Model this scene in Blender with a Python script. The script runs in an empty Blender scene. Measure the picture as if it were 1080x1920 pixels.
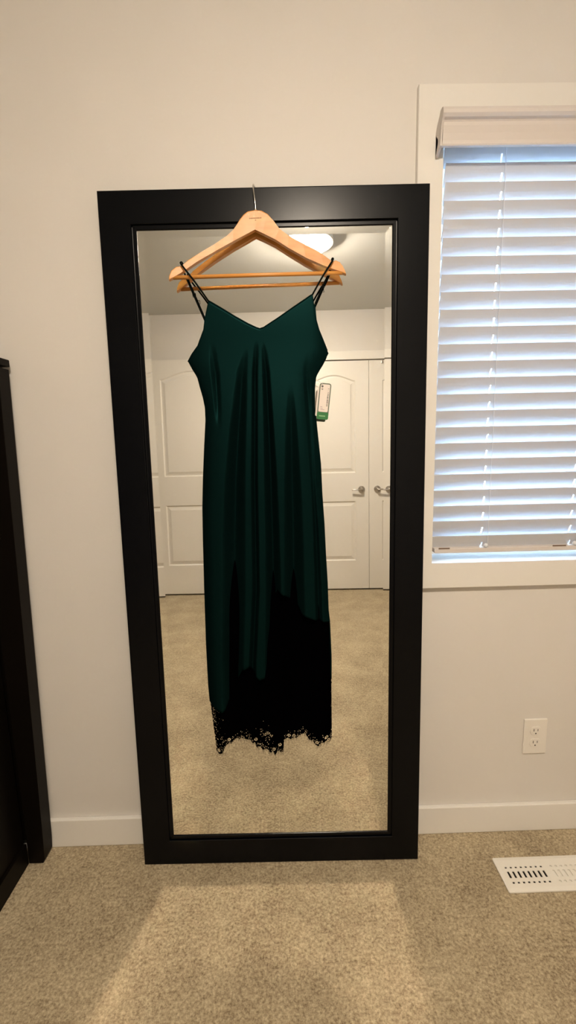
import bpy, bmesh, math, random
from mathutils import Vector, Matrix, noise
random.seed(7)
C = bpy.context.scene.collection
S = bpy.context.scene
PI = math.pi

# ------------------------------------------------------------------ camera
F_PX = 847.0
fw = Vector((0.01500702, 0.98764042, -0.15601661))
rt = Vector((0.99958936, -0.01862817, -0.02177378))
up = Vector((0.02441097, 0.15562578, 0.98751442))
cam = bpy.data.cameras.new('camera')
camo = bpy.data.objects.new('camera', cam); C.objects.link(camo)
cam.sensor_fit = 'VERTICAL'; cam.sensor_height = 36.0; cam.sensor_width = 36.0
cam.lens = F_PX / 1920.0 * 36.0
cam.clip_start = 0.02; cam.clip_end = 60
m = Matrix.Identity(4)
for i in range(3):
    m[i][0] = rt[i]; m[i][1] = up[i]; m[i][2] = -fw[i]
m[0][3], m[1][3], m[2][3] = 0.0, -1.23393, 1.21534
camo.matrix_world = m
S.camera = camo

# ------------------------------------------------------------------ world, exposure
W = bpy.data.worlds.new('World'); S.world = W; W.use_nodes = True
bg = W.node_tree.nodes['Background']
bg.inputs[0].default_value = (0.46, 0.70, 1.0, 1)
bg.inputs[1].default_value = 38.0
S.view_settings.view_transform = 'Standard'
S.view_settings.look = 'None'
S.view_settings.gamma = 1.0
S.view_settings.use_curve_mapping = False
S.view_settings.exposure = 0.0
S.cycles.blur_glossy = 0.0            # keep the light bounced off the mirror onto the carpet
S.cycles.sample_clamp_indirect = 0.0
LAMP_COLOR = (1.0, 0.855, 0.685, 1); LAMP_STRENGTH = 345.0
LAMP_POS = (0.134, -1.60)

# ------------------------------------------------------------------ materials
def nmat(name):
    mt = bpy.data.materials.new(name); mt.use_nodes = True
    nt = mt.node_tree; return mt, nt, nt.nodes['Principled BSDF']
def mat(name, col, rough=0.5, metal=0.0, spec=0.5, bump=None, var=None, coat=0.0):
    """bump=(scale,strength,distance); var=(scale,colour2)"""
    mt, nt, b = nmat(name)
    b.inputs['Base Color'].default_value = (*col, 1); b.inputs['Roughness'].default_value = rough
    b.inputs['Metallic'].default_value = metal; b.inputs['Specular IOR Level'].default_value = spec
    b.inputs['Coat Weight'].default_value = coat
    tc = nt.nodes.new('ShaderNodeTexCoord')
    if var:
        n = nt.nodes.new('ShaderNodeTexNoise'); n.inputs['Scale'].default_value = var[0]
        n.inputs['Detail'].default_value = 4
        nt.links.new(tc.outputs['Object'], n.inputs['Vector'])
        r = nt.nodes.new('ShaderNodeValToRGB')
        r.color_ramp.elements[0].position = .35; r.color_ramp.elements[1].position = .65
        r.color_ramp.elements[0].color = (*col, 1); r.color_ramp.elements[1].color = (*var[1], 1)
        nt.links.new(n.outputs['Fac'], r.inputs['Fac']); nt.links.new(r.outputs['Color'], b.inputs['Base Color'])
    if bump:
        n = nt.nodes.new('ShaderNodeTexNoise'); n.inputs['Scale'].default_value = bump[0]
        n.inputs['Detail'].default_value = 3
        nt.links.new(tc.outputs['Object'], n.inputs['Vector'])
        bp = nt.nodes.new('ShaderNodeBump'); bp.inputs['Strength'].default_value = bump[1]
        bp.inputs['Distance'].default_value = bump[2]
        nt.links.new(n.outputs['Fac'], bp.inputs['Height']); nt.links.new(bp.outputs['Normal'], b.inputs['Normal'])
    return mt

def mk_slat():
    """white faux-wood slat, letting a little daylight through"""
    mt, nt, b = nmat('blind_white')
    b.inputs['Base Color'].default_value = (0.55, 0.56, 0.59, 1); b.inputs['Roughness'].default_value = 0.5
    t = nt.nodes.new('ShaderNodeBsdfTranslucent'); t.inputs[0].default_value = (.8, .8, .82, 1)
    mx = nt.nodes.new('ShaderNodeMixShader'); mx.inputs[0].default_value = 0.045
    nt.links.new(b.outputs[0], mx.inputs[1]); nt.links.new(t.outputs[0], mx.inputs[2])
    nt.links.new(mx.outputs[0], nt.nodes['Material Output'].inputs[0]); return mt

M = {}
M['wall'] = mat('wall_paint', (0.685, 0.655, 0.615), 0.6, bump=(260, .12, .001))
M['ceiling'] = mat('ceiling_paint', (0.62, 0.62, 0.59), 0.9, bump=(120, .25, .002))
M['trim'] = mat('trim_paint', (0.76, 0.735, 0.69), 0.38)
M['door'] = mat('door_paint', (0.75, 0.72, 0.67), 0.4)
M['frame'] = mat('black_lacquer', (0.0005, 0.0009, 0.0020), 0.27, spec=0.17, bump=(40, .03, .0006))
M['chest'] = mat('black_brown_wood', (0.004, 0.0028, 0.002), 0.42, spec=0.07, bump=(60, .05, .0006))
M['slat'] = mk_slat()
M['valance'] = mat('valance_white', (0.64, 0.59, 0.56), 0.5)
M['cord'] = mat('cord_white', (0.72, 0.74, 0.78), 0.8)
M['chrome'] = mat('chrome', (0.75, 0.73, 0.70), 0.18, metal=1.0)
M['nickel'] = mat('satin_nickel', (0.50, 0.47, 0.44), 0.28, metal=1.0)
M['plastic'] = mat('white_plastic', (0.78, 0.74, 0.68), 0.35)
M['vent'] = mat('vent_enamel', (0.80, 0.77, 0.70), 0.4)
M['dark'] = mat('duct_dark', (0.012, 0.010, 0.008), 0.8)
M['slot'] = mat('socket_dark', (0.05, 0.04, 0.03), 0.7)
M['brown'] = mat('shadow_brown', (0.16, 0.10, 0.07), 0.6)  # colour of the shadow line painted on the blind's rail
M['print'] = mat('brown_print', (0.22, 0.10, 0.03), 0.6)
M['ink'] = mat('grey_ink', (0.13, 0.12, 0.11), 0.7)
M['pink_ink'] = mat('faded_ink', (0.45, 0.33, 0.36), 0.7)
M['label'] = mat('tag_paper', (0.80, 0.72, 0.66), 0.6)
M['card'] = mat('tag_card', (0.13, 0.16, 0.12), 0.5)
M['green'] = mat('tag_green', (0.022, 0.17, 0.045), 0.45)
M['green_light'] = mat('tag_mark', (0.30, 0.55, 0.28), 0.5)
M['lace'] = mat('black_lace', (0.0005, 0.0004, 0.0006), 0.85, spec=0.0)
M['strap'] = mat('strap_satin', (0.0012, 0.0030, 0.0022), 0.6, spec=0.04)

def mk_mirror():
    mt, nt, b = nmat('mirror_silver')
    b.inputs['Base Color'].default_value = (0.90, 0.905, 0.88, 1)
    b.inputs['Metallic'].default_value = 1.0; b.inputs['Roughness'].default_value = 0.0
    return mt
M['mirror'] = mk_mirror()

def mk_satin():
    mt, nt, b = nmat('green_satin')
    b.inputs['Base Color'].default_value = (0.0014, 0.0064, 0.0064, 1)
    b.inputs['Roughness'].default_value = 0.36
    b.inputs['Specular IOR Level'].default_value = 0.0
    b.inputs['Specular Tint'].default_value = (0.30, 1.0, 0.92, 1)
    b.inputs['Anisotropic'].default_value = 0.4
    tc = nt.nodes.new('ShaderNodeTexCoord'); mp = nt.nodes.new('ShaderNodeMapping')
    mp.inputs['Scale'].default_value = (1, 1, .05)
    n = nt.nodes.new('ShaderNodeTexNoise'); n.inputs['Scale'].default_value = 90
    bp = nt.nodes.new('ShaderNodeBump'); bp.inputs['Strength'].default_value = .03; bp.inputs['Distance'].default_value = .001
    nt.links.new(tc.outputs['Object'], mp.inputs['Vector']); nt.links.new(mp.outputs['Vector'], n.inputs['Vector'])
    nt.links.new(n.outputs['Fac'], bp.inputs['Height']); nt.links.new(bp.outputs['Normal'], b.inputs['Normal'])
    g = nt.nodes.new('ShaderNodeBsdfAnisotropic'); g.inputs['Roughness'].default_value = .38
    g.inputs['Color'].default_value = (0.0010, 0.0060, 0.0058, 1)
    nt.links.new(bp.outputs['Normal'], g.inputs['Normal'])
    ad = nt.nodes.new('ShaderNodeAddShader'); nt.links.new(b.outputs[0], ad.inputs[0]); nt.links.new(g.outputs[0], ad.inputs[1])
    nt.links.new(ad.outputs[0], nt.nodes['Material Output'].inputs[0])
    return mt
M['satin'] = mk_satin()

def mk_wood():
    mt, nt, b = nmat('maple_wood')
    b.inputs['Roughness'].default_value = 0.36
    tc = nt.nodes.new('ShaderNodeTexCoord'); mp = nt.nodes.new('ShaderNodeMapping')
    mp.inputs['Scale'].default_value = (3, 12, 26)
    n = nt.nodes.new('ShaderNodeTexNoise'); n.inputs['Scale'].default_value = 4; n.inputs['Detail'].default_value = 5
    r = nt.nodes.new('ShaderNodeValToRGB')
    r.color_ramp.elements[0].color = (0.64, 0.265, 0.055, 1); r.color_ramp.elements[1].color = (0.76, 0.345, 0.085, 1)
    r.color_ramp.elements[0].position = .3; r.color_ramp.elements[1].position = .7
    nt.links.new(tc.outputs['Object'], mp.inputs['Vector']); nt.links.new(mp.outputs['Vector'], n.inputs['Vector'])
    nt.links.new(n.outputs['Fac'], r.inputs['Fac']); nt.links.new(r.outputs['Color'], b.inputs['Base Color'])
    return mt
M['wood'] = mk_wood()

def mk_carpet():
    mt, nt, b = nmat('beige_carpet')
    b.inputs['Roughness'].default_value = 1.0; b.inputs['Specular IOR Level'].default_value = 0.05
    b.inputs['Sheen Weight'].default_value = 0.25; b.inputs['Sheen Roughness'].default_value = 0.5
    tc = nt.nodes.new('ShaderNodeTexCoord')
    def noi(sc, det, ro=.6):
        n = nt.nodes.new('ShaderNodeTexNoise'); n.inputs['Scale'].default_value = sc
        n.inputs['Detail'].default_value = det; n.inputs['Roughness'].default_value = ro
        nt.links.new(tc.outputs['Object'], n.inputs['Vector']); return n
    fine = noi(150, 3, .75); mid = noi(55, 3); big = noi(6.5, 2)
    r = nt.nodes.new('ShaderNodeValToRGB')
    r.color_ramp.elements[0].position = .36; r.color_ramp.elements[0].color = (0.165, 0.118, 0.068, 1)
    r.color_ramp.elements[1].position = .64; r.color_ramp.elements[1].color = (0.60, 0.50, 0.33, 1)
    mx = nt.nodes.new('ShaderNodeMath'); mx.operation = 'MULTIPLY_ADD'
    mx.inputs[1].default_value = .62; nt.links.new(fine.outputs['Fac'], mx.inputs[0])
    m2 = nt.nodes.new('ShaderNodeMath'); m2.operation = 'MULTIPLY_ADD'; m2.inputs[1].default_value = .20
    m3 = nt.nodes.new('ShaderNodeMath'); m3.operation = 'MULTIPLY'; m3.inputs[1].default_value = .18
    nt.links.new(big.outputs['Fac'], m3.inputs[0])
    nt.links.new(mid.outputs['Fac'], m2.inputs[0]); nt.links.new(m3.outputs[0], m2.inputs[2])
    nt.links.new(m2.outputs[0], mx.inputs[2])
    nt.links.new(mx.outputs[0], r.inputs['Fac']); nt.links.new(r.outputs['Color'], b.inputs['Base Color'])
    bp = nt.nodes.new('ShaderNodeBump'); bp.inputs['Strength'].default_value = .7; bp.inputs['Distance'].default_value = .004
    nt.links.new(mx.outputs[0], bp.inputs['Height']); nt.links.new(bp.outputs['Normal'], b.inputs['Normal'])
    return mt
M['carpet'] = mk_carpet()

def mk_glass():
    mt, nt, b = nmat('window_glass')
    nt.nodes.remove(b)
    out = nt.nodes['Material Output']
    t = nt.nodes.new('ShaderNodeBsdfTransparent'); t.inputs[0].default_value = (.96, .98, .98, 1)
    g = nt.nodes.new('ShaderNodeBsdfGlossy'); g.inputs['Roughness'].default_value = 0.0
    fr = nt.nodes.new('ShaderNodeFresnel'); fr.inputs[0].default_value = 1.45
    mx = nt.nodes.new('ShaderNodeMixShader')
    nt.links.new(fr.outputs[0], mx.inputs[0]); nt.links.new(t.outputs[0], mx.inputs[1]); nt.links.new(g.outputs[0], mx.inputs[2])
    nt.links.new(mx.outputs[0], out.inputs[0]); return mt
M['glass'] = mk_glass()

def mk_lamp():
    mt, nt, b = nmat('lamp_glass')
    b.inputs['Base Color'].default_value = (.8, .75, .65, 1)
    b.inputs['Emission Color'].default_value = LAMP_COLOR
    b.inputs['Emission Strength'].default_value = LAMP_STRENGTH
    return mt
M['lamp'] = mk_lamp()

# ------------------------------------------------------------------ helpers
def obj(name, bm, m, parent=None, smooth=False, kind=None, recalc=True):
    if recalc: bmesh.ops.recalc_face_normals(bm, faces=bm.faces)
    me = bpy.data.meshes.new(name); bm.to_mesh(me); bm.free()
    if m: me.materials.append(M[m])
    if smooth:
        for p in me.polygons: p.use_smooth = True
    o = bpy.data.objects.new(name, me); C.objects.link(o)
    if parent is not None: o.parent = parent
    if kind: o['kind'] = kind
    return o
def empty(name, loc=(0, 0, 0), label=None, cat=None, group=None, kind=None):
    o = bpy.data.objects.new(name, None); C.objects.link(o); o.location = loc
    o.empty_display_size = .05
    return tag(o, label, cat, group, kind)
def tag(o, label=None, cat=None, group=None, kind=None):
    if label: o['label'] = label
    if cat: o['category'] = cat
    if group: o['group'] = group
    if kind: o['kind'] = kind
    return o
def box(bm, x0, x1, y0, y1, z0, z1, bev=0.0):
    b2 = bmesh.new()
    vs = [b2.verts.new((x, y, z)) for x in (x0, x1) for y in (y0, y1) for z in (z0, z1)]
    for f in ((0, 1, 3, 2), (4, 6, 7, 5), (0, 4, 5, 1), (2, 3, 7, 6), (0, 2, 6, 4), (1, 5, 7, 3)):
        b2.faces.new([vs[i] for i in f])
    if bev > 0:
        bmesh.ops.bevel(b2, geom=list(b2.edges), offset=bev, segments=2, affect='EDGES', profile=.5)
    merge(bm, b2); return bm
def merge(bm, b2):
    me = bpy.data.meshes.new('tmp'); bmesh.ops.recalc_face_normals(b2, faces=b2.faces)
    b2.to_mesh(me); b2.free(); bm.from_mesh(me); bpy.data.meshes.remove(me)
def BX(*a, **k): return box(bmesh.new(), *a, **k)
def tube(bm, pts, r, n=10, rad=None, flat=None):
    """swept tube; flat=(w,t) gives a flat ribbon section"""
    pts = [Vector(p) for p in pts]; rings = []
    prev = None
    for i, p in enumerate(pts):
        d = (pts[min(i + 1, len(pts) - 1)] - pts[max(i - 1, 0)]).normalized()
        if prev is None:
            a = Vector((1, 0, 0)) if abs(d.x) < .8 else Vector((0, 0, 1))
        else: a = prev
        a = (a - d * a.dot(d)).normalized(); prev = a; b = d.cross(a)
        rr = rad[i] if rad else r
        ring = []
        for k in range(n):
            t = 2 * PI * k / n
            if flat: ring.append(bm.verts.new(p + a * math.cos(t) * flat[0] + b * math.sin(t) * flat[1]))
            else: ring.append(bm.verts.new(p + (a * math.cos(t) + b * math.sin(t)) * rr))
        rings.append(ring)
    for i in range(len(rings) - 1):
        for k in range(n):
            bm.faces.new((rings[i][k], rings[i][(k + 1) % n], rings[i + 1][(k + 1) % n], rings[i + 1][k]))
    bm.faces.new(rings[0]); bm.faces.new(rings[-1][::-1]); return bm
def smooth_path(pts, n=6):
    pts = [Vector(p) for p in pts]; out = []
    P = [pts[0]] + pts + [pts[-1]]
    for i in range(1, len(P) - 2):
        for k in range(n):
            t = k / n
            out.append(0.5 * ((2 * P[i]) + (-P[i - 1] + P[i + 1]) * t + (2 * P[i - 1] - 5 * P[i] + 4 * P[i + 1] - P[i + 2]) * t * t + (-P[i - 1] + 3 * P[i] - 3 * P[i + 1] + P[i + 2]) * t ** 3))
    out.append(pts[-1]); return out
def lathe(bm, prof, n=32, axis='Z', origin=(0, 0, 0)):
    o = Vector(origin); rings = []
    for r, h in prof:
        ring = []
        for k in range(n):
            t = 2 * PI * k / n
            if axis == 'Z': v = Vector((r * math.cos(t), r * math.sin(t), h))
            else: v = Vector((r * math.cos(t), h, r * math.sin(t)))
            ring.append(bm.verts.new(o + v))
        rings.append(ring)
    for i in range(len(rings) - 1):
        for k in range(n):
            bm.faces.new((rings[i][k], rings[i][(k + 1) % n], rings[i + 1][(k + 1) % n], rings[i + 1][k]))
    bm.faces.new(rings[0]); bm.faces.new(rings[-1][::-1]); return bm
def extrude_poly(bm, pts, y0, y1, bev=0.0, yf=None):
    """polygon in x,z extruded along y"""
    b2 = bmesh.new()
    a = [b2.verts.new((x, y0, z)) for x, z in pts]; b = [b2.verts.new((x, y1, z)) for x, z in pts]
    n = len(pts)
    b2.faces.new(a); b2.faces.new(b[::-1])
    side = []
    for i in range(n): b2.faces.new((a[i], b[i], b[(i + 1) % n], a[(i + 1) % n]))
    if bev:
        es = [e for e in b2.edges if abs(e.verts[0].co.y - e.verts[1].co.y) < 1e-6]
        bmesh.ops.bevel(b2, geom=es, offset=bev, segments=3, affect='EDGES', profile=.5)
    bmesh.ops.triangulate(b2, faces=[f for f in b2.faces if len(f.verts) > 4])
    merge(bm, b2); return bm
def interp(tab, v):
    """tab: list of (v,a) sorted by v ascending"""
    if v <= tab[0][0]: return tab[0][1]
    for i in range(len(tab) - 1):
        if v <= tab[i + 1][0]:
            t = (v - tab[i][0]) / max(1e-9, tab[i + 1][0] - tab[i][0])
            return tab[i][1] + t * (tab[i + 1][1] - tab[i][1])
    return tab[-1][1]

# ------------------------------------------------------------------ room shell
XL, XR, YN, ZC = -2.05, 1.75, -2.882, 2.44
WX0, WX1, WZ0, WZ1 = 0.4166, 1.236, 0.868, 1.984
bm = bmesh.new(); box(bm, XL - .12, XR + .12, YN - 1.3, .14, -.08, 0)
obj('floor', bm, 'carpet', kind='structure')
bm = bmesh.new(); box(bm, XL - .12, XR + .12, YN - 1.3, .14, ZC, ZC + .1)
obj('ceiling', bm, 'ceiling', kind='structure')
bm = bmesh.new()
box(bm, XL - .12, WX0, 0, .14, 0, ZC); box(bm, WX1, XR + .12, 0, .14, 0, ZC)
box(bm, WX0, WX1, 0, .14, 0, WZ0); box(bm, WX0, WX1, 0, .14, WZ1, ZC)
obj('wall_far', bm, 'wall', kind='structure')
obj('wall_left', BX(XL - .12, XL, YN - 1.3, 0, 0, ZC), 'wall', kind='structure')
obj('wall_right', BX(XR, XR + .12, YN - 1.3, 0, 0, ZC), 'wall', kind='structure')
# near wall with an open doorway at the left and the closet opening
DX0, DX1, DZ = -1.99, -1.235, 2.04
CX0, CX1, CZ = 0.076, 1.301, 2.028
bm = bmesh.new()
box(bm, XL, DX0, YN - .12, YN, 0, ZC); box(bm, DX0, DX1, YN - .12, YN, DZ, ZC)
box(bm, DX1, CX0, YN - .12, YN, 0, ZC); box(bm, CX0, CX1, YN - .12, YN, CZ, ZC)
box(bm, CX1, XR, YN - .12, YN, 0, ZC)
obj('wall_near', bm, 'wall', kind='structure')
obj('wall_hall', BX(XL, XR, YN - 1.3, YN - 1.2, 0, ZC), 'wall', kind='structure')

def baseboard(name, pts):
    """pts: list of segments (x0,x1,y0,y1) boxes"""
    bm = bmesh.new()
    for s in pts: box(bm, *s, 0, .092, bev=.003)
    return obj(name, bm, 'trim', kind='structure')
baseboard('baseboard_far', [(XL, XR, -.014, 0)])
baseboard('baseboard_left', [(XL, XL + .014, YN, -.014)])
baseboard('baseboard_right', [(XR - .014, XR, YN, -.014)])
baseboard('baseboard_near', [(DX1 + .06, CX0 - .063, YN, YN + .014), (CX1 + .063, XR - .014, YN, YN + .014)])

# closet casing (reflected in the mirror)
bm = bmesh.new()
box(bm, CX0 - .063, CX0, YN, YN + .016, 0, CZ + .07, bev=.002); box(bm, CX1, CX1 + .063, YN, YN + .016, 0, CZ + .07, bev=.002)
box(bm, CX0, CX1, YN, YN + .016, CZ, CZ + .07, bev=.002)
obj('trim_1', bm, 'trim', kind='structure')
bm = bmesh.new()
box(bm, DX0 - .05, DX0, YN, YN + .016, 0, DZ + .06, bev=.002); box(bm, DX1, DX1 + .02, YN, YN + .016, 0, DZ + .06, bev=.002)
box(bm, DX0, DX1, YN, YN + .016, DZ, DZ + .06, bev=.002)
obj('trim_2', bm, 'trim', kind='structure')

# ---- panel doors -------------------------------------------------
def arch_outline(x0, x1, z0, zs, zp, n=14):
    """rect with an arched top: shoulders at zs, peak zp"""
    pts = [(x0, z0), (x1, z0)]
    for k in range(n + 1):
        t = k / n; x = x1 + (x0 - x1) * t
        s = math.sin(PI * t); pts.append((x, zs + (zp - zs) * (s ** 1.3)))
    return pts
def panel_mesh(bm, outl, yface, depth=.009, w=.022):
    """raised moulding: a groove ring going in and a raised field"""
    cx = sum(p[0] for p in outl) / len(outl); cz = (min(p[1] for p in outl) + max(p[1] for p in outl)) / 2
    def inset(d):
        out = []
        n = len(outl)
        for i in range(n):
            p0 = Vector(outl[i - 1]); p = Vector(outl[i]); p1 = Vector(outl[(i + 1) % n])
            e0 = (p - p0); e1 = (p1 - p)
            if e0.length < 1e-7 : e0 = e1
            if e1.length < 1e-7 : e1 = e0
            e0.normalize(); e1.normalize()
            n0 = Vector((-e0.y, e0.x)); n1 = Vector((-e1.y, e1.x))
            nn = (n0 + n1); nn = nn / max(.3, nn.length_squared) * 2
            out.append((p.x + nn.x * d * .999, p.y + nn.y * d * .999))
        return out
    levels = [(0, 0), (.004, -.004), (w * .45, -depth), (w, -depth * .8), (w * 1.9, -.001)]
    rings = []
    for d, dy in levels:
        rings.append([bm.verts.new((x, yface + dy, z)) for x, z in inset(d)])
    n = len(outl)
    for a, b in zip(rings, rings[1:]):
        for i in range(n): bm.faces.new((a[i], a[(i + 1) % n], b[(i + 1) % n], b[i]))
    f = bm.faces.new(rings[-1]); bmesh.ops.triangulate(bm, faces=[f])
def door_leaf(name, x0, x1, z0, z1, yb, yfc, parent, zz, st=.115):
    """leaf with two moulded panels on the face at yfc (faces +y)"""
    bm = bmesh.new()
    zlb, zlt, zub, zs, zp = zz
    box(bm, x0, x1, yb, yfc - .010, z0, z1)           # core
    # stiles and rails around the panels
    a, b = x0 + st, x1 - st
    def skin(xa, xb, za, zb): box(bm, xa, xb, yfc - .010, yfc, za, zb)
    skin(x0, a, z0, z1); skin(b, x1, z0, z1)
    skin(a, b, z0, zlb); skin(a, b, zlt, zub)
    arch = arch_outline(a, b, zub, zs, zp)
    # top rail above the arch
    top = arch[2:]
    b2 = bmesh.new()
    for i in range(len(top) - 1):
        (xa, za), (xb, zb) = top[i], top[i + 1]
        vs = [b2.verts.new(v) for v in ((xa, yfc, za), (xb, yfc, zb), (xb, yfc, z1), (xa, yfc, z1))]
        b2.faces.new(vs)
    bmesh.ops.remove_doubles(b2, verts=b2.verts, dist=1e-5)
    merge(bm, b2)
    o = obj(name, bm, 'door', parent, recalc=True)
    for nm, ol in (('panel', [(a, zlb), (b, zlb), (b, zlt), (a, zlt)]), ('panel', arch)):
        b3 = bmesh.new(); panel_mesh(b3, ol, yfc)
        bmesh.ops.recalc_face_normals(b3, faces=b3.faces)
        obj(nm, b3, 'door', parent)
    return o
def lever(parent, x, z, y, d):
    """rosette with lever pointing in direction d (+1 right / -1 left)"""
    bm = lathe(bmesh.new(), [(.0, y), (.027, y), (.030, y + .003), (.028, y + .010), (.014, y + .014), (.012, y + .045), (0.001, y + .046)], 28, 'Y', (x, 0, z))
    h = obj('handle', bm, 'nickel', parent, smooth=True)
    pts = smooth_path([(x, y + .042, z), (x + d * .02, y + .047, z), (x + d * .055, y + .045, z), (x + d * .09, y + .040, z - .002)], 5)
    obj('lever', tube(bmesh.new(), pts, .0075, 10, flat=(.006, .009)), 'nickel', h, smooth=True)
ZZ = (.272, .808, 1.060, 1.852, 1.905)
XS = 0.6886
for i, (xa, xb, hx, d) in enumerate(((CX0 + .003, XS - .0015, .622, -1), (XS + .0015, CX1 - .003, .762, 1))):
    e = empty('door_%d' % (i + 1), ((xa + xb) / 2, YN, 0), kind='structure')
    e['label'] = ('white closet door leaf with lever handle pointing left' if d < 0 else 'white closet door leaf with lever handle pointing right')
    lf = door_leaf('leaf', xa, xb, .014, 2.021, YN - .036, YN - .004, e, ZZ)
    for ch in e.children: ch.matrix_parent_inverse = Matrix.Translation(-Vector(e.location))
    lever(e, hx, .912, YN - .004, d)
    if i == 1:
        b2 = BX(.795, .809, YN - .004, YN + .010, 1.992, 2.016, bev=.002)
        obj('roller_catch', b2, 'nickel', e)
    for ch in e.children: ch.matrix_parent_inverse = Matrix.Translation(-Vector(e.location))
# entry door swung fully open, flat against the near wall
e = empty('door_3', (-.835, YN + .04, 0), kind='structure'); e['label'] = 'white panelled entry door swung open flat against the wall'
door_leaf('leaf', -1.215, -.455, .014, 2.047, YN + .045, YN + .080, e, (.272, .808, 1.060, 1.885, 1.955))
lever(e, -.515, .912, YN + .080, -1)
for zh in (.25, 1.05, 1.85):
    obj('hinge', tube(bmesh.new(), [(-1.219, YN + .05, zh - .045), (-1.219, YN + .05, zh + .045)], .006, 10), 'nickel', e)
for ch in e.children: ch.matrix_parent_inverse = Matrix.Translation(-Vector(e.location))

# ---- window ------------------------------------------------------
win = empty('window_1', (WX0, 0, WZ0), kind='structure')
def wpart(name, bm, m, smooth=False):
    o = obj(name, bm, m, win, smooth); o.matrix_parent_inverse = Matrix.Translation(-Vector(win.location)); return o
cw = .063
bm = bmesh.new()
ca = (WX0 - cw, WX1 + cw, WZ0 - .073, WZ1 + .065)
def ring4(x0, x1, z0, z1, y): return [bm.verts.new((x, y, z)) for x, z in ((x0, z0), (x1, z0), (x1, z1), (x0, z1))]
R = [ring4(*ca, 0), ring4(*ca, -.0165), ring4(ca[0] + .0015, ca[1] - .0015, ca[2] + .0015, ca[3] - .0015, -.018), ring4(WX0, WX1, WZ0, WZ1, -.018), ring4(WX0, WX1, WZ0, WZ1, 0)]
for a_, b_ in zip(R, R[1:] + R[:1]):
    for i in range(4): bm.faces.new((a_[i], a_[(i + 1) % 4], b_[(i + 1) % 4], b_[i]))
wpart('casing', bm, 'trim')
bm = bmesh.new()
fo = .045
for a in ((WX0, WX0 + fo, WZ0, WZ1), (WX1 - fo, WX1, WZ0, WZ1), (WX0 + fo, WX1 - fo, WZ0, WZ0 + fo), (WX0 + fo, WX1 - fo, WZ1 - fo, WZ1)):
    box(bm, a[0], a[1], .085, .13, a[2], a[3], bev=.002)
wpart('window_frame', bm, 'plastic')
wpart('pane', BX(WX0 + fo - .004, WX1 - fo + .004, .105, .109, WZ0 + fo - .004, WZ1 - fo + .004), 'glass')

# ------------------------------------------------------------------ window blind
bl = empty('window_blind', (.83, 0, .89), 'white faux-wood venetian blind, slats tilted shut, inside the window', 'blind')
def bpart(name, bm, m, parent=None, smooth=False):
    o = obj(name, bm, m, parent or bl, smooth)
    if parent is None: o.matrix_parent_inverse = Matrix.Translation(-Vector(bl.location))
    return o
BX0, BX1 = .4270, 1.226
CORDS = (.574, .826, 1.078)
# slat prototype at origin: local x from BX0..BX1, across-width v 0(top)..0.05(bottom)
TH = math.radians(68.5)
SW = .050
def slat_mesh():
    b = bmesh.new()
    xs = [BX0]
    for c in CORDS: xs += [c - .0040, c + .0002]
    xs.append(BX1)
    vs = [0, .006, .014, .021, .043, .05]
    th = .0028
    def pt(x, v, s):
        crown = .0016 * math.sin(PI * v / SW)
        # along: top (room side) to bottom (outside); n: towards the room and down
        a = Vector((0, math.cos(TH), -math.sin(TH))); n = Vector((0, -math.sin(TH), -math.cos(TH)))
        p = a * v + n * (crown + (th if s else 0)); p.x = x; return p
    G = {}
    for s in (0, 1):
        for i, x in enumerate(xs):
            for j, v in enumerate(vs): G[s, i, j] = b.verts.new(pt(x, v, s))
    hole = lambda i, j: (i % 2 == 1) and j == 3
    nx, nv = len(xs) - 1, len(vs) - 1
    for i in range(nx):
        for j in range(nv):
            if hole(i, j) and 0 <= i < nx:
                for (p, q) in (((i, j), (i + 1, j)), ((i + 1, j), (i + 1, j + 1)), ((i + 1, j + 1), (i, j + 1)), ((i, j + 1), (i, j))):
                    b.faces.new((G[0, p[0], p[1]], G[0, q[0], q[1]], G[1, q[0], q[1]], G[1, p[0], p[1]]))
                continue
            b.faces.new((G[0, i, j], G[0, i + 1, j], G[0, i + 1, j + 1], G[0, i, j + 1]))
            b.faces.new((G[1, i, j], G[1, i, j + 1], G[1, i + 1, j + 1], G[1, i + 1, j]))
    for i in range(nx):
        b.faces.new((G[0, i, 0], G[1, i, 0], G[1, i + 1, 0], G[0, i + 1, 0])); b.faces.new((G[0, i, nv], G[0, i + 1, nv], G[1, i + 1, nv], G[1, i, nv]))
    for j in range(nv):
        b.faces.new((G[0, 0, j], G[0, 0, j + 1], G[1, 0, j + 1], G[1, 0, j])); b.faces.new((G[0, nx, j], G[1, nx, j], G[1, nx, j + 1], G[0, nx, j + 1]))
    return b
proto = bpart('slat', slat_mesh(), 'slat')
YS = .003
ZT0, PITCH = 1.888, .04305
inv = Matrix.Translation(-Vector(bl.location))
proto.location = (0, YS, ZT0 + PITCH)
for k in range(0, 23):
    o = proto.copy(); C.objects.link(o); o.parent = bl; o.matrix_parent_inverse = inv
    o.location = (.003 - .0088 * k / 22 + random.uniform(-.0008, .0006), YS, ZT0 - PITCH * k + random.uniform(-.0006, .0006))
    o.rotation_euler = (random.uniform(-.02, .02), random.uniform(-.0008, .0008), 0)
bpart('bottom_rail', BX(BX0 + .001, BX1, -.006, .028, .893, .9065, bev=.002), 'valance')
bpart('rail_shadow_line', BX(.439, .470, -.0072, -.0055, .9055, .9085), 'brown')  # brown strips painted as the shadow line under the last slat
bpart('rail_shadow_line', BX(.762, .800, -.0072, -.0055, .9055, .9085), 'brown')
bpart('headrail', BX(BX0, BX1, -.016, .035, 1.935, 1.980, bev=.002), 'slat')
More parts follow.
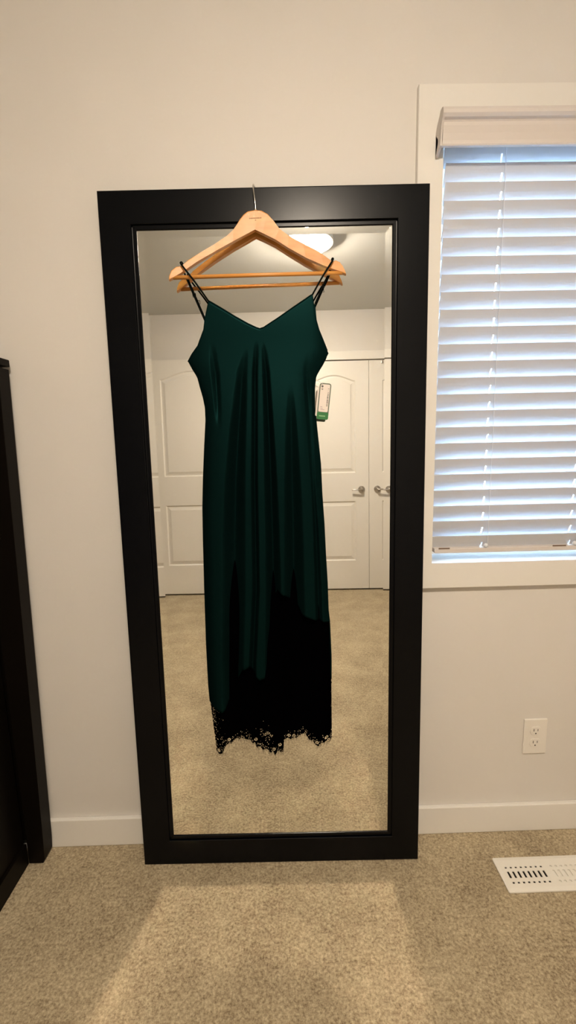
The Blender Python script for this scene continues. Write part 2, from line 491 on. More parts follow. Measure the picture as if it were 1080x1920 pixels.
for c in CORDS:
    bpart('ladder_cord', tube(bmesh.new(), [(c + .004, -.0032, 1.935), (c + .004, -.0032, .905)], .0008, 6), 'cord')
    bpart('ladder_cord', tube(bmesh.new(), [(c + .004, .0275, 1.935), (c + .004, .0275, .905)], .0008, 6), 'cord')
    bpart('lift_cord', tube(bmesh.new(), [(c - .003, .013, 1.935), (c - .003, .013, .905)], .0009, 6), 'cord')
    bm = bmesh.new(); bmesh.ops.create_uvsphere(bm, u_segments=12, v_segments=8, radius=.006)
    bmesh.ops.transform(bm, matrix=Matrix.Translation((c - .002, -.006, .913)), verts=bm.verts)
    bpart('cord_button', bm, 'cord', smooth=True)
# crown valance
prof = [(-.0195, 1.972), (-.058, 1.972), (-.0655, 1.969), (-.069, 1.962), (-.0685, 1.955), (-.064, 1.949), (-.0585, 1.946), (-.0565, 1.943),
        (-.0555, 1.936), (-.052, 1.922), (-.050, 1.908), (-.0505, 1.900), (-.049, 1.897), (-.041, 1.897), (-.041, 1.94), (-.0195, 1.94)]
def extrude_x(bm, prof, x0, x1):
    a = [bm.verts.new((x0, y, z)) for y, z in prof]; b = [bm.verts.new((x1, y, z)) for y, z in prof]; n = len(prof)
    fa = bm.faces.new(a); fb = bm.faces.new(b[::-1])
    for i in range(n): bm.faces.new((a[i], b[i], b[(i + 1) % n], a[(i + 1) % n]))
    bmesh.ops.triangulate(bm, faces=[fa, fb]); return bm
bpart('valance', extrude_x(bmesh.new(), prof, .402, 1.250), 'valance')
ep = [(-.048, 1.972), (-.058, 1.972), (-.0655, 1.969), (-.069, 1.962), (-.0685, 1.955), (-.060, 1.945), (-.052, 1.930), (-.049, 1.912), (-.050, 1.897), (-.040, 1.893), (-.026, 1.887),
      (-.0195, 1.886), (-.030, 1.903), (-.036, 1.912), (-.033, 1.921), (-.022, 1.932), (-.0195, 1.940), (-.026, 1.953), (-.038, 1.962)]
for xa in (.3965, 1.250):
    bpart('valance_return', extrude_x(bmesh.new(), ep, xa, xa + .0055), 'valance')

# ------------------------------------------------------------------ standing mirror
MO = Vector((-.42367, -.08442, .0012))
MX = Vector((.99986198, -.01661401, 0)); MZ = Vector((.00040393, .02430931, .99970440))
MY = MZ.cross(MX)
mir = empty('floor_mirror', (0, 0, 0), 'full-length mirror in a wide black wooden frame, leaning against the wall', 'mirror')
mm = Matrix.Identity(4)
for i in range(3): mm[i][0], mm[i][1], mm[i][2], mm[i][3] = MX[i], MY[i], MZ[i], MO[i]
mir.matrix_world = mm
MWd, MHt, MT = .798, 1.8147, .037
# frame member profile: (inset from outer edge, depth from the front)
mprof = [(0, MT), (0, .003), (.0008, .0008), (.003, 0), (.0755, 0), (.0768, .0010), (.0772, .0062), (.0790, .0066), (.0800, .0042), (.0868, .0042), (.0885, .0052), (.0888, .0105), (.0888, MT)]
def member(side):
    bm = bmesh.new()
    A, B = [], []
    for d, y in mprof:
        x0, x1, z0, z1 = d, MWd - d, d, MHt - d
        p = {'b': ((x0, z0), (x1, z0)), 't': ((x0, z1), (x1, z1)), 'l': ((x0, z0), (x0, z1)), 'r': ((x1, z0), (x1, z1))}[side]
        A.append(bm.verts.new((p[0][0], y, p[0][1]))); B.append(bm.verts.new((p[1][0], y, p[1][1])))
    n = len(mprof)
    for i in range(n): bm.faces.new((A[i], A[(i + 1) % n], B[(i + 1) % n], B[i]))
    fa = bm.faces.new(A); fb = bm.faces.new(B[::-1]); bmesh.ops.triangulate(bm, faces=[fa, fb])
    return bm
for s in 'tblr': obj('frame_member', member(s), 'frame', mir)
# glass with a bevelled border: the reflecting face bends by about a degree towards the centre
bm = bmesh.new()
g0 = .0888; bw = .0165; yg = .0080; rise = bw * math.tan(math.radians(2.4))
outer = [(g0, g0), (MWd - g0, g0), (MWd - g0, MHt - g0), (g0, MHt - g0)]
inner = [(g0 + bw, g0 + bw), (MWd - g0 - bw, g0 + bw), (MWd - g0 - bw, MHt - g0 - bw), (g0 + bw, MHt - g0 - bw)]
vo = [bm.verts.new((x, yg - rise, z)) for x, z in outer]; vi = [bm.verts.new((x, yg, z)) for x, z in inner]
vb = [bm.verts.new((x, yg + .005, z)) for x, z in outer]
bm.faces.new(vi); bm.faces.new(vb[::-1])
for i in range(4):
    j = (i + 1) % 4
    bm.faces.new((vo[i], vo[j], vi[j], vi[i])); bm.faces.new((vo[i], vb[i], vb[j], vo[j]))
obj('mirror_glass', bm, 'mirror', mir)
obj('backing_board', BX(.06, MWd - .06, .018, .030, .06, MHt - .06), 'chest', mir)

# ------------------------------------------------------------------ hanger
YH = -.0595
HANG = [(-0.0434,1.7564),(-0.0618,1.7537),(-0.0727,1.7462),(-0.0819,1.7357),(-0.0887,1.7241),(-0.0979,1.7124),(-0.1111,1.6982),(-0.1419,1.6812),(-0.1726,1.6639),(-0.2081,1.6426),(-0.2184,1.6327),(-0.2236,1.6272),(-0.2284,1.6287),(-0.2345,1.6279),(-0.2463,1.6184),(-0.252,1.6064),(-0.2531,1.5969),(-0.2407,1.6046),(-0.2256,1.6135),(-0.1868,1.6399),(-0.1427,1.6647),(-0.0989,1.6878),(-0.046,1.7158),(-0.0286,1.7055),(0.0015,1.6907),(0.0316,1.6713),(0.0744,1.6467),(0.1171,1.6262),(0.1433,1.6153),(0.1687,1.6032),(0.1656,1.613),(0.1607,1.6222),(0.154,1.6316),(0.1447,1.6365),(0.1397,1.6357),(0.1347,1.6326),(0.1285,1.6407),(0.1049,1.6589),(0.0661,1.6802),(0.0322,1.696),(0.0106,1.7121),(-0.0024,1.7329),(-0.0147,1.7471),(-0.0296,1.755)]
han = empty('clothes_hanger', (-.043, YH, 1.68), 'light wooden clothes hanger with trouser bar, hooked over the mirror frame', 'hanger')
def hpart(name, bm, m, smooth=False):
    o = obj(name, bm, m, han, smooth); o.matrix_parent_inverse = Matrix.Translation(-Vector(han.location)); return o
bm = extrude_poly(bmesh.new(), HANG, -.0065, .0075, bev=.0022)
for v in bm.verts:
    a = abs(v.co.x + .043) / .2
    v.co.y += YH - .019 * a * a
hpart('hanger_body', bm, 'wood')
bar = [(-0.243, -.0795, 1.6044), (-.04, -.0795, 1.6072), (0.160, -.0795, 1.6090)]
hpart('trouser_bar', tube(bmesh.new(), bar, .0046, 14), 'wood', True)
hk = smooth_path([(-.0435, YH, 1.745), (-.0435, YH, 1.760), (-.0437, YH, 1.770), (-.0448, -.0595, 1.782), (-.0465, -.0580, 1.797), (-.0478, -.0525, 1.812), (-.0476, -.046, 1.821), (-.0462, -.033, 1.8255), (-.0445, -.016, 1.8225), (-.0425, -.0055, 1.812), (-.0418, -.004, 1.797)], 6)
hpart('hook', tube(bmesh.new(), hk, .0017, 8), 'chrome', True)
bm = lathe(bmesh.new(), [(0.0005, 1.7565), (.0032, 1.757), (.0032, 1.7605), (.0005, 1.761)], 12, 'Z', (-.0435, YH, 0))
hpart('hook_collar', bm, 'chrome', True)
# small dark print on the neck, too small to read
bm = bmesh.new(); xx = -.0590
yp = YH - .0065
for w_ in (.0022, .0018, .0026, .002, .0024, .0018, .0022, .0026, .0018, .0024):
    z0 = 1.7365 + (xx + .059) * .03
    box(bm, xx, xx + w_, yp - .0003, yp + .0004, z0, z0 + .0020); box(bm, xx + w_ * .3, xx + w_ * .7, yp - .0003, yp + .0004, z0 + .0020, z0 + .0026)
    xx += w_ + .0008
box(bm, -.0455, -.0425, yp - .0003, yp + .0004, 1.7330, 1.7343)
hpart('printed_mark', bm, 'print')

# ------------------------------------------------------------------ dress
def yfr(z): return -0.088 - 0.016 * (1.6 - z) / 1.2
def yglass(x, z): return -.0844 + .0243 * z - .0166 * (x + .42) + .0080
Lp = [(-0.2195,1.4125),(-0.2096,1.3923),(-0.1989,1.3745),(-0.1936,1.3504),(-0.1871,1.3248),(-0.1831,1.2991),(-0.1832,1.2695),(-0.19,1.1978),(-0.1963,1.1235),(-0.2013,1.0491),(-0.2037,0.9719),(-0.2055,0.8931),(-0.2069,0.8359),(-0.2094,0.6833),(-0.2092,0.5666),(-0.2075,0.5264),(-0.2031,0.4653),(-0.198,0.4033),(-0.1958,0.3696)]
Rp = [(0.1258,1.4248),(0.1159,1.4068),(0.1046,1.3901),(0.0952,1.3726),(0.0915,1.3441),(0.0909,1.3),(0.0938,1.2637),(0.0989,1.2099),(0.1038,1.1541),(0.1064,1.0785),(0.111,1.0028),(0.1139,0.9242),(0.1178,0.8456),(0.1196,0.7699),(0.1238,0.7314),(0.127,0.6344),(0.126,0.5154),(0.1255,0.4128),(0.1268,0.3904)]
TOPC = [(-0.2195,1.4125),(-0.207,1.4296),(-0.192,1.4467),(-0.184,1.465),(-0.1754,1.4845),(-0.1717,1.5076),(-0.1656,1.5294),(-0.1603,1.5498),(-0.1348,1.5349),(-0.1,1.5137),(-0.0687,1.4961),(-0.0498,1.4872),(-0.0409,1.4842),(-0.0318,1.4869),(0.0021,1.5071),(0.041,1.532),(0.0694,1.5496),(0.0868,1.5608),(0.0904,1.5336),(0.0919,1.5141),(0.1018,1.4797),(0.1127,1.4548),(0.1258,1.4248)]
HEM = [(-0.2092,0.5218),(-0.1911,0.5072),(-0.1682,0.5018),(-0.1623,0.5062),(-0.1368,0.5673),(-0.1133,0.6201),(-0.0944,0.6301),(-0.0809,0.6069),(-0.0685,0.5927),(-0.054,0.5984),(-0.0489,0.6256),(-0.0441,0.6932),(-0.0286,0.7961),(-0.0158,0.8334),(0.0056,0.8198),(0.0399,0.7868),(0.048,0.7675),(0.0816,0.7533),(0.1252,0.7358)]
LACE = [(-0.1982,0.3809),(-0.1944,0.3679),(-0.1874,0.3613),(-0.1782,0.369),(-0.1669,0.3959),(-0.1578,0.4019),(-0.1521,0.3985),(-0.1459,0.4079),(-0.1354,0.4155),(-0.1297,0.4121),(-0.1236,0.4183),(-0.1135,0.4147),(-0.099,0.4111),(-0.0936,0.3981),(-0.0876,0.4011),(-0.0823,0.3833),(-0.0734,0.3878),(-0.0663,0.3779),(-0.0559,0.3839),(-0.0445,0.3707),(-0.0385,0.3753),(-0.033,0.3606),(-0.0253,0.3732),(-0.018,0.3681),(-0.0106,0.3695),(-0.0068,0.4063),(0.0036,0.4123),(0.0108,0.4088),(0.0183,0.415),(0.0271,0.4131),(0.0345,0.4192),(0.0419,0.4221),(0.0507,0.4218),(0.0564,0.412),(0.0621,0.4023),(0.0709,0.4019),(0.0781,0.3905),(0.0869,0.3854),(0.0944,0.3963),(0.1017,0.3929),(0.1091,0.3942),(0.1179,0.3843),(0.1238,0.3937),(0.1268,0.3968)]
EYE = [(-0.1884,0.3726),(-0.0354,0.38),(-0.019,0.3907),(0.0826,0.3967),(0.1092,0.4038),(0.1164,0.3923),(-0.0638,0.4606),(-0.069,0.4355),(-0.059,0.4256),(-0.0501,0.4301),(-0.0416,0.4234),(-0.0844,0.409),(-0.1574,0.4115),(0.0067,0.4201),(0.0198,0.4197)]
# valleys between the folds: rows of (z, x of the valley, half width, depth)
VAL = [
    [(1.2485,-0.1489,0.0066,0),(1.3007,-0.1492,0.0079,0.006),(1.379,-0.1523,0.0091,0.01),(1.4287,-0.1565,0.0078,0.006),(1.4535,-0.1605,0.0039,0)],
    [(0.507,-0.1411,0.0235,0.034),(0.63,-0.1375,0.0245,0.034),(0.84,-0.1263,0.0251,0.034),(0.985,-0.1208,0.0247,0.034),(1.118,-0.1129,0.0216,0.032),(1.2485,-0.1012,0.0172,0.026),(1.379,-0.0872,0.0104,0.012),(1.4411,-0.0745,0.0039,0)],
    [(0.63,-0.0857,0.0086,0.02),(0.84,-0.0692,0.0084,0.02),(1.118,-0.0644,0.0074,0.018),(1.379,-0.0559,0.0059,0.014),(1.4411,-0.0512,0.0052,0.009),(1.4535,-0.0482,0.0026,0)],
    [(0.63,-0.0353,0.0144,0.032),(0.84,-0.0247,0.0167,0.032),(0.985,-0.0236,0.0151,0.03),(1.118,-0.024,0.0135,0.028),(1.2485,-0.0256,0.0106,0.022),(1.379,-0.0285,0.0078,0.014),(1.4287,-0.0322,0.0052,0.009),(1.4535,-0.0341,0.0026,0)],
    [(0.7425,0.0276,0.0226,0.032),(0.84,0.0283,0.0223,0.032),(0.985,0.0299,0.0205,0.03),(1.118,0.0299,0.0175,0.024),(1.2485,0.03,0.0119,0.012),(1.3529,0.0309,0.0052,0)],
    [(0.7425,0.0927,0.0085,0.016),(0.84,0.091,0.0084,0.016),(0.985,0.0874,0.0068,0.014),(1.118,0.0811,0.0054,0.006),(1.2485,0.0764,0.008,0.005),(1.3529,0.0714,0.0078,0.007),(1.4287,0.07,0.0039,0)],
]
Lt = sorted((z, x) for x, z in Lp); Rt = sorted((z, x) for x, z in Rp)
def xl(z): return interp(Lt, z)
def xr(z): return interp(Rt, z)
def sm(t): t = max(0., min(1., t)); return t * t * (3 - 2 * t)
def fold(x, z):
    """offset toward the room: rounded crests with sharp deep valleys between them"""
    v = .026 * sm((1.47 - z) / .40)
    for tab in VAL:
        if z > tab[-1][0]: continue
        c = interp([(r[0], r[1]) for r in tab], z); hw = interp([(r[0], r[2]) for r in tab], z); dp = interp([(r[0], r[3]) for r in tab], z)
        dp *= sm((tab[-1][0] - z) / .10 + .12)
        t = abs(x - c) / (hw * 1.25)
        if t < 1: v -= dp * (1 - t ** 1.5) ** 1.5
    return v
def front_y(x, z):
    a, b = xl(z), xr(z)
    e = max(0, min(x - a, b - x))
    g = sm((1.47 - z) / .40)
    wrap = (.012 + .020 * g) * math.exp(-(e / (.016 + .002 * g)) ** 1.2)
    return yfr(z) + wrap - fold(x, z)
dress = empty('slip_dress', (-.043, -.09, 1.5), 'dark green satin slip dress with black lace hem, hanging on the wooden hanger', 'dress')
def dpart(name, bm, m, smooth=True, kind=None, parent=None, recalc=True):
    o = obj(name, bm, m, parent or dress, smooth, kind, recalc)
    if parent is None: o.matrix_parent_inverse = Matrix.Translation(-Vector(dress.location))
    return o
def sheet(xs, ztop, zbot, rows, yfun, th, zpow=1.0):
    """columns at tip-level positions xs following the side outlines below the underarm"""
    bm = bmesh.new(); XA, XB = -.2195, .1258
    G = []
    for x0 in xs:
        w = (x0 - XA) / (XB - XA); col = []
        zt = ztop(x0)
        # bottom for this column: solve x at hem
        zb = zbot(x0)
        for it in range(8):
            xx = x0 if zb > 1.42 else xl(zb) + w * (xr(zb) - xl(zb)); zb = .5 * zb + .5 * zbot(xx)
        for j in range(rows + 1):
            t = j / rows; z = zt + (zb - zt) * t
            if z > 1.4248: x = x0
            else:
                a = xl(z); b = xr(z); x = a + w * (b - a)
            col.append((x, z))
        G.append(col)
    V0 = [[bm.verts.new((x, yfun(x, z), z)) for x, z in c] for c in G]
    V1 = [[bm.verts.new((x, yfun(x, z) + th, z)) for x, z in c] for c in G]
    n = len(G)
    for i in range(n - 1):
        for j in range(rows):
            bm.faces.new((V0[i][j], V0[i][j + 1], V0[i + 1][j + 1], V0[i + 1][j]))
            bm.faces.new((V1[i][j], V1[i + 1][j], V1[i + 1][j + 1], V1[i][j + 1]))
        bm.faces.new((V0[i][0], V0[i + 1][0], V1[i + 1][0], V1[i][0])); bm.faces.new((V0[i][rows], V1[i][rows], V1[i + 1][rows], V0[i + 1][rows]))
    for j in range(rows):
        bm.faces.new((V0[0][j], V1[0][j], V1[0][j + 1], V0[0][j + 1])); bm.faces.new((V0[-1][j], V0[-1][j + 1], V1[-1][j + 1], V1[-1][j]))
    return bm
def cols(tab, n):
    xs = set(round(-.2195 + (.3453) * i / n, 5) for i in range(n + 1)) | set(round(p[0], 5) for p in tab)
    xs = sorted(xs); out = [xs[0]]
    for x in xs[1:]:
        if x - out[-1] > .0003: out.append(x)
    return out
dpart('front_panel', sheet(cols(TOPC, 250), lambda x: interp(TOPC, x), lambda x: interp(HEM, x), 130, front_y, .0009), 'satin')
# narrow binding along neckline and armholes
bm = bmesh.new()
pth = []
for (x0, z0), (x1, z1) in zip(TOPC, TOPC[1:]):
    for k in range(4):
        t = k / 4; x = x0 + (x1 - x0) * t; z = z0 + (z1 - z0) * t; pth.append((x, front_y(x, z) + .0003, z - .0008))
tube(bm, pth, .0013, 6); dpart('neckline_binding', bm, 'satin')
# back panel
BT = [(-.2195, 1.4125), (-.2050, 1.425), (-.1900, 1.445), (-.1800, 1.48), (-.1746, 1.512), (-.165, 1.50), (-.12, 1.46), (-.043, 1.43), (.03, 1.47), (.075, 1.52), (.0951, 1.5455), (.1010, 1.475), (.1127, 1.448), (.1258, 1.4248)]
def back_y(x, z):
    a, b = xl(z), xr(z)
    e = min(x - a, b - x); mid = (1 - math.exp(-(e / .02)))
    y = yfr(z) + .014 + .011 * mid + .002 * math.sin(x * 70 + z * 3)
    return min(y, yglass(x, z) - .0035)
dpart('back_panel', sheet(cols(BT, 90), lambda x: interp(BT, x), lambda x: .60 + .05 * math.sin(x * 30), 60, back_y, .0009), 'satin')

# ---- lace: real holes cut in a fine net ----
def lace_y(x, z):
    a, b = xl(z), xr(z); e = min(x - a, b - x)
    f = sm((.98 - z) / .22)  # pushed forward so black lace fills the fold valleys in place of shade
    return yfr(z) + .012 - .017 * f * sm(e / .03) - .0035 * math.sin(x * 95 + .6 * math.sin(z * 9)) * sm((.95 - z) / .3) * .8
def hole_front(x, z, zb):
    for ex, ez in EYE:
        d = math.hypot(x - ex, z - ez)
        if d < .0062:
            r0 = .0046
            an = math.atan2(z - ez, x - ex)
            return .0017 < d < r0 and abs(math.sin(an * .5 + ex * 50)) > .12
    w = 0
    if x < -.162: w = max(w, sm((.530 - z) / .05) * (1 - sm((x + .176) / .014)))
    w = max(w, sm(1 - (((x + .058) / .030) ** 2 + ((z - .425) / .050) ** 2)) * 1.1)
    w = max(w, 1 - sm((z - zb - .010) / .022))
    if xr(z) - x < .006: w = max(w, .5 * sm((.66 - z) / .1))
    if w <= .02: return False
    v = noise.voronoi(Vector((x * 250, z * 230, 3.3)))[0]
    return (v[1] - v[0]) > .80 - .34 * min(1, w)
def net(x0, x1, zlo, zhi, step, zb_fn, hole_fn, yfun, th=.0006):
    bm = bmesh.new(); V = {}
    nx = int((x1 - x0) / step); nz = int((zhi - zlo) / step)
    def vert(i, j):
        if (i, j) not in V:
            x = x0 + i * step; z = zlo + j * step; V[i, j] = bm.verts.new((x, yfun(x, z), z))
        return V[i, j]
    for i in range(nx):
        for j in range(nz):
            x = x0 + (i + .5) * step; z = zlo + (j + .5) * step
            if z < zb_fn(x) or x < xl(z) or x > xr(z): continue
            if hole_fn(x, z, zb_fn(x)): continue
            bm.faces.new((vert(i, j), vert(i + 1, j), vert(i + 1, j + 1), vert(i, j + 1)))
    return bm
lace_bot = lambda x: interp(LACE, x)
fine = net(-.2125, .1295, .357, .5628, .0009, lace_bot, hole_front, lace_y)
# solid upper part of the lace skirt down to the net
bm = bmesh.new()
nC, nR = 90, 40
ZJ = .5615
G = []
for i in range(nC + 1):
    col = []
    for j in range(nR + 1):
        z = .98 + (ZJ - .98) * j / nR; a, b = xl(z) + .0008, xr(z) - .0008
        x = a + (b - a) * i / nC; col.append(bm.verts.new((x, lace_y(x, z), z)))
    G.append(col)
for i in range(nC):
    for j in range(nR): bm.faces.new((G[i][j], G[i][j + 1], G[i + 1][j + 1], G[i + 1][j]))
merge(bm, fine)
lace = dpart('lace_hem', bm, 'lace', smooth=True)
lace['label'] = 'black floral lace with scalloped edge'
# back layer of lace
def back_bot(x):
    c = .418 + .004 * math.sin(x * 150) + .052 * math.exp(-((x + .058) / .028) ** 2)
    return max(c, interp(LACE, x) + .010)
def back_hole(x, z, zb):
    if x < -.170: return True
    if z > zb + .02: return False
    v = noise.voronoi(Vector((x * 150, z * 150, 8.1)))[0]
    return (v[1] - v[0]) > .30
bm = net(-.2125, .1255, .40, .60, .0018, back_bot, back_hole, lambda x, z: min(yfr(z) + .015, yglass(x, z) - .003))
b2 = bmesh.new()
for i in range(40):
    for j in range(16):
        z0 = .60 + .40 * j / 16; z1 = .60 + .40 * (j + 1) / 16
        q = []
        for (ii, z) in ((i, z0), (i + 1, z0), (i + 1, z1), (i, z1)):
            a, b = xl(z) + .002, xr(z) - .002; x = a + (b - a) * ii / 40
            q.append(b2.verts.new((x, min(yfr(z) + .015, yglass(x, z) - .003), z)))
        b2.faces.new(q)
bmesh.ops.remove_doubles(b2, verts=b2.verts, dist=1e-5)
merge(bm, b2)
dpart('lace_underlayer', bm, 'lace', smooth=True)
# eyelash fringe
bm = bmesh.new(); x = -.197
while x < .127:
    zb = interp(LACE, x); l = random.uniform(.003, .011) * (1.25 if -.1 < x < 0 or x > .06 else .8)
    y = lace_y(x, zb); dx = random.uniform(-.002, .002); hw = .00042
    vs = [bm.verts.new(v) for v in ((x - hw, y, zb + .001), (x + hw, y, zb + .001), (x + dx + hw * .5, y + .0004, zb - l), (x + dx - hw * .5, y + .0004, zb - l))]
    ws = [bm.verts.new(v.co + Vector((0, .0005, 0))) for v in vs]
    bm.faces.new(vs); bm.faces.new(ws[::-1])
    for i in range(4): bm.faces.new((vs[i], ws[i], ws[(i + 1) % 4], vs[(i + 1) % 4]))
    x += random.uniform(.0016, .0042)
dpart('eyelash_fringe', bm, 'lace', smooth=False, kind='stuff')
# straps looped over the hanger arms
def strap(fx, fz, tx, tz, bx_, bz):
    s = -1 if tx < -.04 else 1
    yt = -.0812
    p = [(fx, front_y(fx, fz - .002), fz - .003), (fx + (tx - fx) * .5, -.0895, fz + (tz - fz) * .5), (tx - s * .0012, -.0880, tz - .002),
         (tx, -.0865, tz + .0045), (tx, -.0755, tz + .0085), (tx - s * .0005, -.0655, tz + .0045), (tx - s * .003, -.0635, tz - .014),
         (bx_ + (tx - bx_) * .5, -.0680, bz + (tz - bz) * .45), (bx_, back_y(bx_, bz - .004), bz - .004)]
    q = smooth_path(p, 5)
    o = dpart('shoulder_strap', tube(bmesh.new(), q, .002, 8, flat=(.0021, .0008)), 'strap')
    mid = Vector(p[7])
    b = bmesh.new()
    tube(b, [mid + Vector((-.0035, 0, .006)), mid + Vector((.0035, 0, .006)), mid + Vector((.0045, 0, -.003)), mid + Vector((-.0025, 0, -.003)), mid + Vector((-.0035, 0, .006))], .0009, 6)
    sl = obj('strap_slider', b, 'strap', o)
strap(-.1603, 1.5498, -.2215, 1.6318, -.1746, 1.5125)
strap(.0868, 1.5608, .1365, 1.6350, .0951, 1.5473)

# ------------------------------------------------------------------ price tag
tg = empty('price_tag', (.112, -.094, 1.308), 'paper price tag with white sticker and green foot, hanging beside the dress', 'price tag')
tg.rotation_euler = (0, math.radians(6.5), math.radians(-4))
def rrect(x0, x1, z0, z1, r, n=5):
    pts = []
    for cx, cz, a0 in ((x1 - r, z0 + r, -90), (x1 - r, z1 - r, 0), (x0 + r, z1 - r, 90), (x0 + r, z0 + r, 180)):
        for k in range(n + 1):
            a = math.radians(a0 + 90 * k / n); pts.append((cx + r * math.cos(a), cz + r * math.sin(a)))
    return pts
def tp(name, bm, m): return obj(name, bm, m, tg)
tp('card', extrude_poly(bmesh.new(), rrect(-.0145, .0140, -.043, .0445, .006), 0, .0006), 'card')
tp('rear_card', extrude_poly(bmesh.new(), rrect(-.0185, .010, -.036, .036, .004), .0022, .0028), 'label')
tp('green_foot', extrude_poly(bmesh.new(), rrect(-.0145, .0140, -.043, -.0255, .0040), -.0004, 0), 'green')
st = tp('sticker', extrude_poly(bmesh.new(), rrect(-.0119, .0114, -.0245, .0417, .003), -.0004, 0), 'label')
bm = bmesh.new(); z = .032
k = 0
while z > -.010:                                        # sideways bar code
    h = random.choice((.0004, .0007, .0011)); w0 = .0062 if z < .016 else .0068
    if z < .021 or k % 3 == 0: box(bm, w0, .0098, -.0006, -.0003, z - h, z)
    z -= h + random.choice((.0005, .0008)); k += 1
obj('bar_code', bm, 'ink', tg)
bm = bmesh.new()
for (x0, x1, z0) in ((-.008, -.003, -.013), (-.0075, -.0015, -.0165), (-.007, .003, -.0200)): box(bm, x0, x1, -.0006, -.0003, z0, z0 + .0012)
obj('price_print', bm, 'pink_ink', tg)
bm = bmesh.new()
lathe(bm, [(.0012, -.0008), (.0026, -.0008), (.0026, -.0003), (.0012, -.0003)], 16, 'Y', (-.0075, 0, .0365))
for (x0, x1, z0) in ((-.0095, -.005, .030), (-.0085, -.0055, .0280)): box(bm, x0, x1, -.0006, -.0003, z0, z0 + .0012)
obj('hole_ring', bm, 'ink', tg)
bm = bmesh.new(); xx = -.0085
for w_ in (.0016, .0012, .0020, .0014, .0018, .0012, .0016):
    box(bm, xx, xx + w_, -.0008, -.0003, -.0360, -.0332); xx += w_ + .0006
obj('foot_print', bm, 'green_light', tg)
bm = tube(bmesh.new(), smooth_path([(-.0075, -.0004, .0365), (-.0090, -.004, .0420), (-.0150, -.002, .0460), (-.0215, .002, .0480)], 5), .0005, 6)
obj('plastic_loop', bm, 'cord', tg, smooth=True)

# ------------------------------------------------------------------ chest at the left
ch = empty('tall_chest', (-1.15, -.27, 0), 'tall black-brown wooden chest at the left edge, standing beside the mirror', 'chest')
def cpart(name, bm, m='chest', parent=None):
    o = obj(name, bm, m, parent or ch)
    if parent is None: o.matrix_parent_inverse = Matrix.Translation(-Vector(ch.location))
    return o
cpart('carcass', BX(-1.56, -.776, -.50, -.0665, .045, 1.395, bev=.002))
cpart('side_rail', BX(-.776, -.768, -.50, -.0665, .002, .068))
cpart('side_rail', BX(-.776, -.768, -.50, -.0665, 1.315, 1.395, bev=.002))
cpart('side_stile', BX(-.776, -.768, -.50, -.445, .068, 1.315, bev=.002))
cpart('plinth', BX(-1.555, -.778, -.495, -.07, .002, .045))
# rear post, slightly wider towards the top
bm = bmesh.new()
for y in (0,):
    pts = [(-.768, .001), (-.7265, .001), (-.7215, .012), (-.7195, .05), (-.689, 1.410), (-.768, 1.410)]
    extrude_poly(bm, pts, -.0665, -.020, bev=.0015)
cpart('rear_post', bm)
cpart('rear_post', BX(-1.60, -1.56, -.0665, -.020, .001, 1.410, bev=.002))
cpart('back_board', BX(-1.56, -.768, -.035, -.022, .05, 1.405))
cpart('spacer', BX(-1.59, -.700, -.055, -.03, 1.410, 1.4165))
cpart('top_board', BX(-1.615, -.6862, -.515, -.018, 1.4165, 1.4345, bev=.002))
for r in range(5):
    z0 = .075 + r * .263
    d = cpart('drawer', BX(-1.545, -.790, -.517, -.499, z0, z0 + .255, bev=.002))
    for xk in (-1.35, -.985):
        kb = lathe(bmesh.new(), [(.001, -.545), (.012, -.543), (.016, -.535), (.008, -.527), (.006, -.517)], 16, 'Y', (xk, 0, z0 + .13))
        obj('knob', kb, 'nickel', d, smooth=True)

# ------------------------------------------------------------------ outlet
ox, oz = .7505, .3161
ou = empty('wall_outlet', (ox, 0, oz), 'white duplex electrical outlet on the wall below the window', 'outlet')
obj('cover_plate', BX(-.035, .035, -.0055, 0, -.057, .057, bev=.0022), 'plastic', ou)
for dz in (.0195, -.0195):
    pts = []
    for k in range(28):
        a = 2 * PI * k / 28; pts.append((.0170 * math.cos(a), dz + max(-.0125, min(.0125, .0170 * math.sin(a)))))
    r = obj('socket', extrude_poly(bmesh.new(), pts, -.0075, -.005, bev=.0006), 'plastic', ou)
    bm = bmesh.new()
    box(bm, -.0072, -.0052, -.0078, -.0070, dz - .0010, dz + .0070); box(bm, .0050, .0068, -.0078, -.0070, dz - .0002, dz + .0066)
    lathe(bm, [(.0004, -.0078), (.0022, -.0078), (.0022, -.0070)], 12, 'Y', (0, 0, dz - .0078))
    obj('socket_slot', bm, 'slot', r)
obj('screw', lathe(bmesh.new(), [(.0003, -.0068), (.0026, -.0065), (.003, -.0050)], 14, 'Y'), 'plastic', ou)

# ------------------------------------------------------------------ floor register
vx0, vx1, vy0, vy1 = .587, .892, -.2062, -.1048
vt = empty('floor_vent', (.74, -.155, 0), 'white slotted metal floor register in the carpet under the window', 'vent')
inv = Matrix.Translation(-Vector(vt.location))
bm = bmesh.new()
zt, zl = .0065, .0045
rows = [(-.1400, -.1352, 'dot'), (-.1685, -.1490, 'slot'), (-.1845, -.1790, 'dot')]
xs0, pitch_, nsl = .6085, .0143, 18
ycuts = sorted({vy0 + .010, vy1 - .010} | {r[0] for r in rows} | {r[1] for r in rows})
xcuts = [vx0 + .010]
holes = set()
for k in range(nsl):
    if k == 8: continue
    a = xs0 + k * pitch_; xcuts += [a, a + .0060]
xcuts.append(vx1 - .010); xcuts = sorted(xcuts)
V = {}
def vv(i, j, z):
    if (i, j, z) not in V: V[i, j, z] = bm.verts.new((xcuts[i], ycuts[j], z))
    return V[i, j, z]
rowj = {ycuts.index(r[0]) for r in rows}
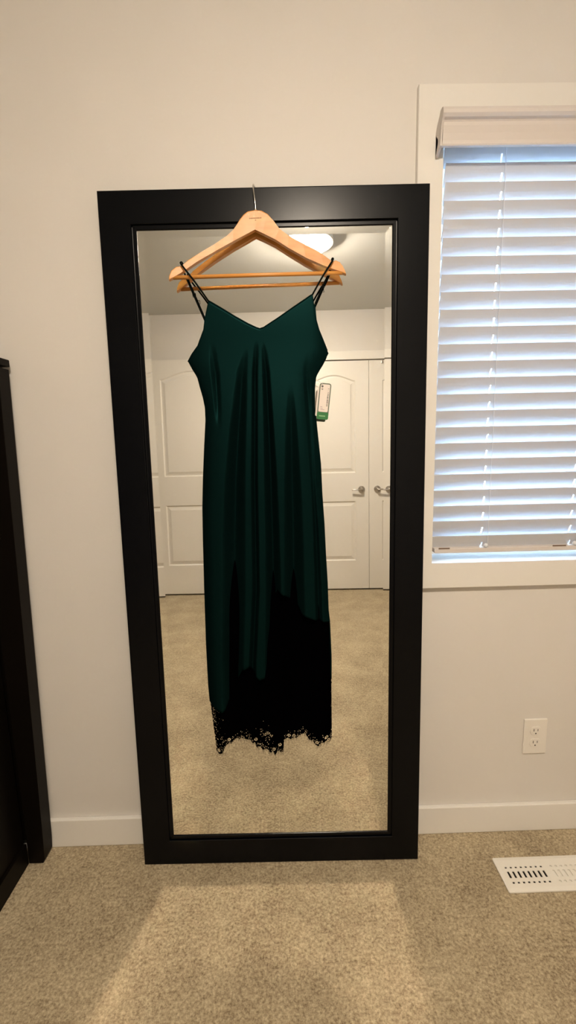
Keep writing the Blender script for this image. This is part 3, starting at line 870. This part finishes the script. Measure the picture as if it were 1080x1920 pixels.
for i in range(len(xcuts) - 1):
    for j in range(len(ycuts) - 1):
        if i % 2 == 1 and j in rowj:
            cs = ((i, j), (i + 1, j), (i + 1, j + 1), (i, j + 1))
            for a, b in zip(cs, cs[1:] + cs[:1]): bm.faces.new((vv(*a, zt), vv(*b, zt), vv(*b, zl), vv(*a, zl)))
            continue
        bm.faces.new((vv(i, j, zt), vv(i + 1, j, zt), vv(i + 1, j + 1, zt), vv(i, j + 1, zt)))
# sloping border
oc = [(vx0 + .003, vy0), (vx1 - .003, vy0), (vx1, vy0 + .003), (vx1, vy1 - .003), (vx1 - .003, vy1), (vx0 + .003, vy1), (vx0, vy1 - .003), (vx0, vy0 + .003)]
ic = [(vx0 + .010, vy0 + .010), (vx1 - .010, vy0 + .010), (vx1 - .010, vy0 + .010), (vx1 - .010, vy1 - .010), (vx1 - .010, vy1 - .010), (vx0 + .010, vy1 - .010), (vx0 + .010, vy1 - .010), (vx0 + .010, vy0 + .010)]
b2 = bmesh.new()
A = [b2.verts.new((x, y, .001)) for x, y in oc]; B = [b2.verts.new((x, y, .0045)) for x, y in oc]; D = [b2.verts.new((x, y, zt)) for x, y in ic]
for i in range(8):
    j = (i + 1) % 8
    b2.faces.new((A[i], A[j], B[j], B[i])); b2.faces.new((B[i], B[j], D[j], D[i]))
bmesh.ops.remove_doubles(b2, verts=b2.verts, dist=1e-6)
merge(bm, b2)
o = obj('grille_plate', bm, 'vent', vt); o.matrix_parent_inverse = inv
o = obj('duct_shade_pan', BX(vx0 + .012, xs0 + 8 * pitch_ - .002, vy0 + .012, vy1 - .012, .0008, .0016), 'dark', vt); o.matrix_parent_inverse = inv  # dark pan standing in for the shade inside the duct, no real opening
o = obj('closed_damper', BX(xs0 + 8 * pitch_ - .002, vx1 - .012, vy0 + .012, vy1 - .012, .0008, .0036), 'vent', vt); o.matrix_parent_inverse = inv

# ------------------------------------------------------------------ ceiling lamp (seen in the mirror)
lp = empty('ceiling_lamp', (LAMP_POS[0], LAMP_POS[1], ZC), 'round frosted flush-mount ceiling lamp, lit, seen in the mirror', 'lamp')
obj('mounting_ring', lathe(bmesh.new(), [(.01, 0), (.140, 0), (.146, -.006), (.148, -.040), (.144, -.044), (.01, -.044)], 40), 'plastic', lp, smooth=False)  # wide flange shaped to keep the dome's light off the ceiling
dm = [(.117, -.0445)] + [(.117 * math.cos(a), -.0445 - .050 * math.sin(a)) for a in [math.radians(v) for v in (8, 18, 30, 42, 54, 66, 78, 88)]]
obj('glass_dome', lathe(bmesh.new(), dm, 40), 'lamp', lp, smooth=True)
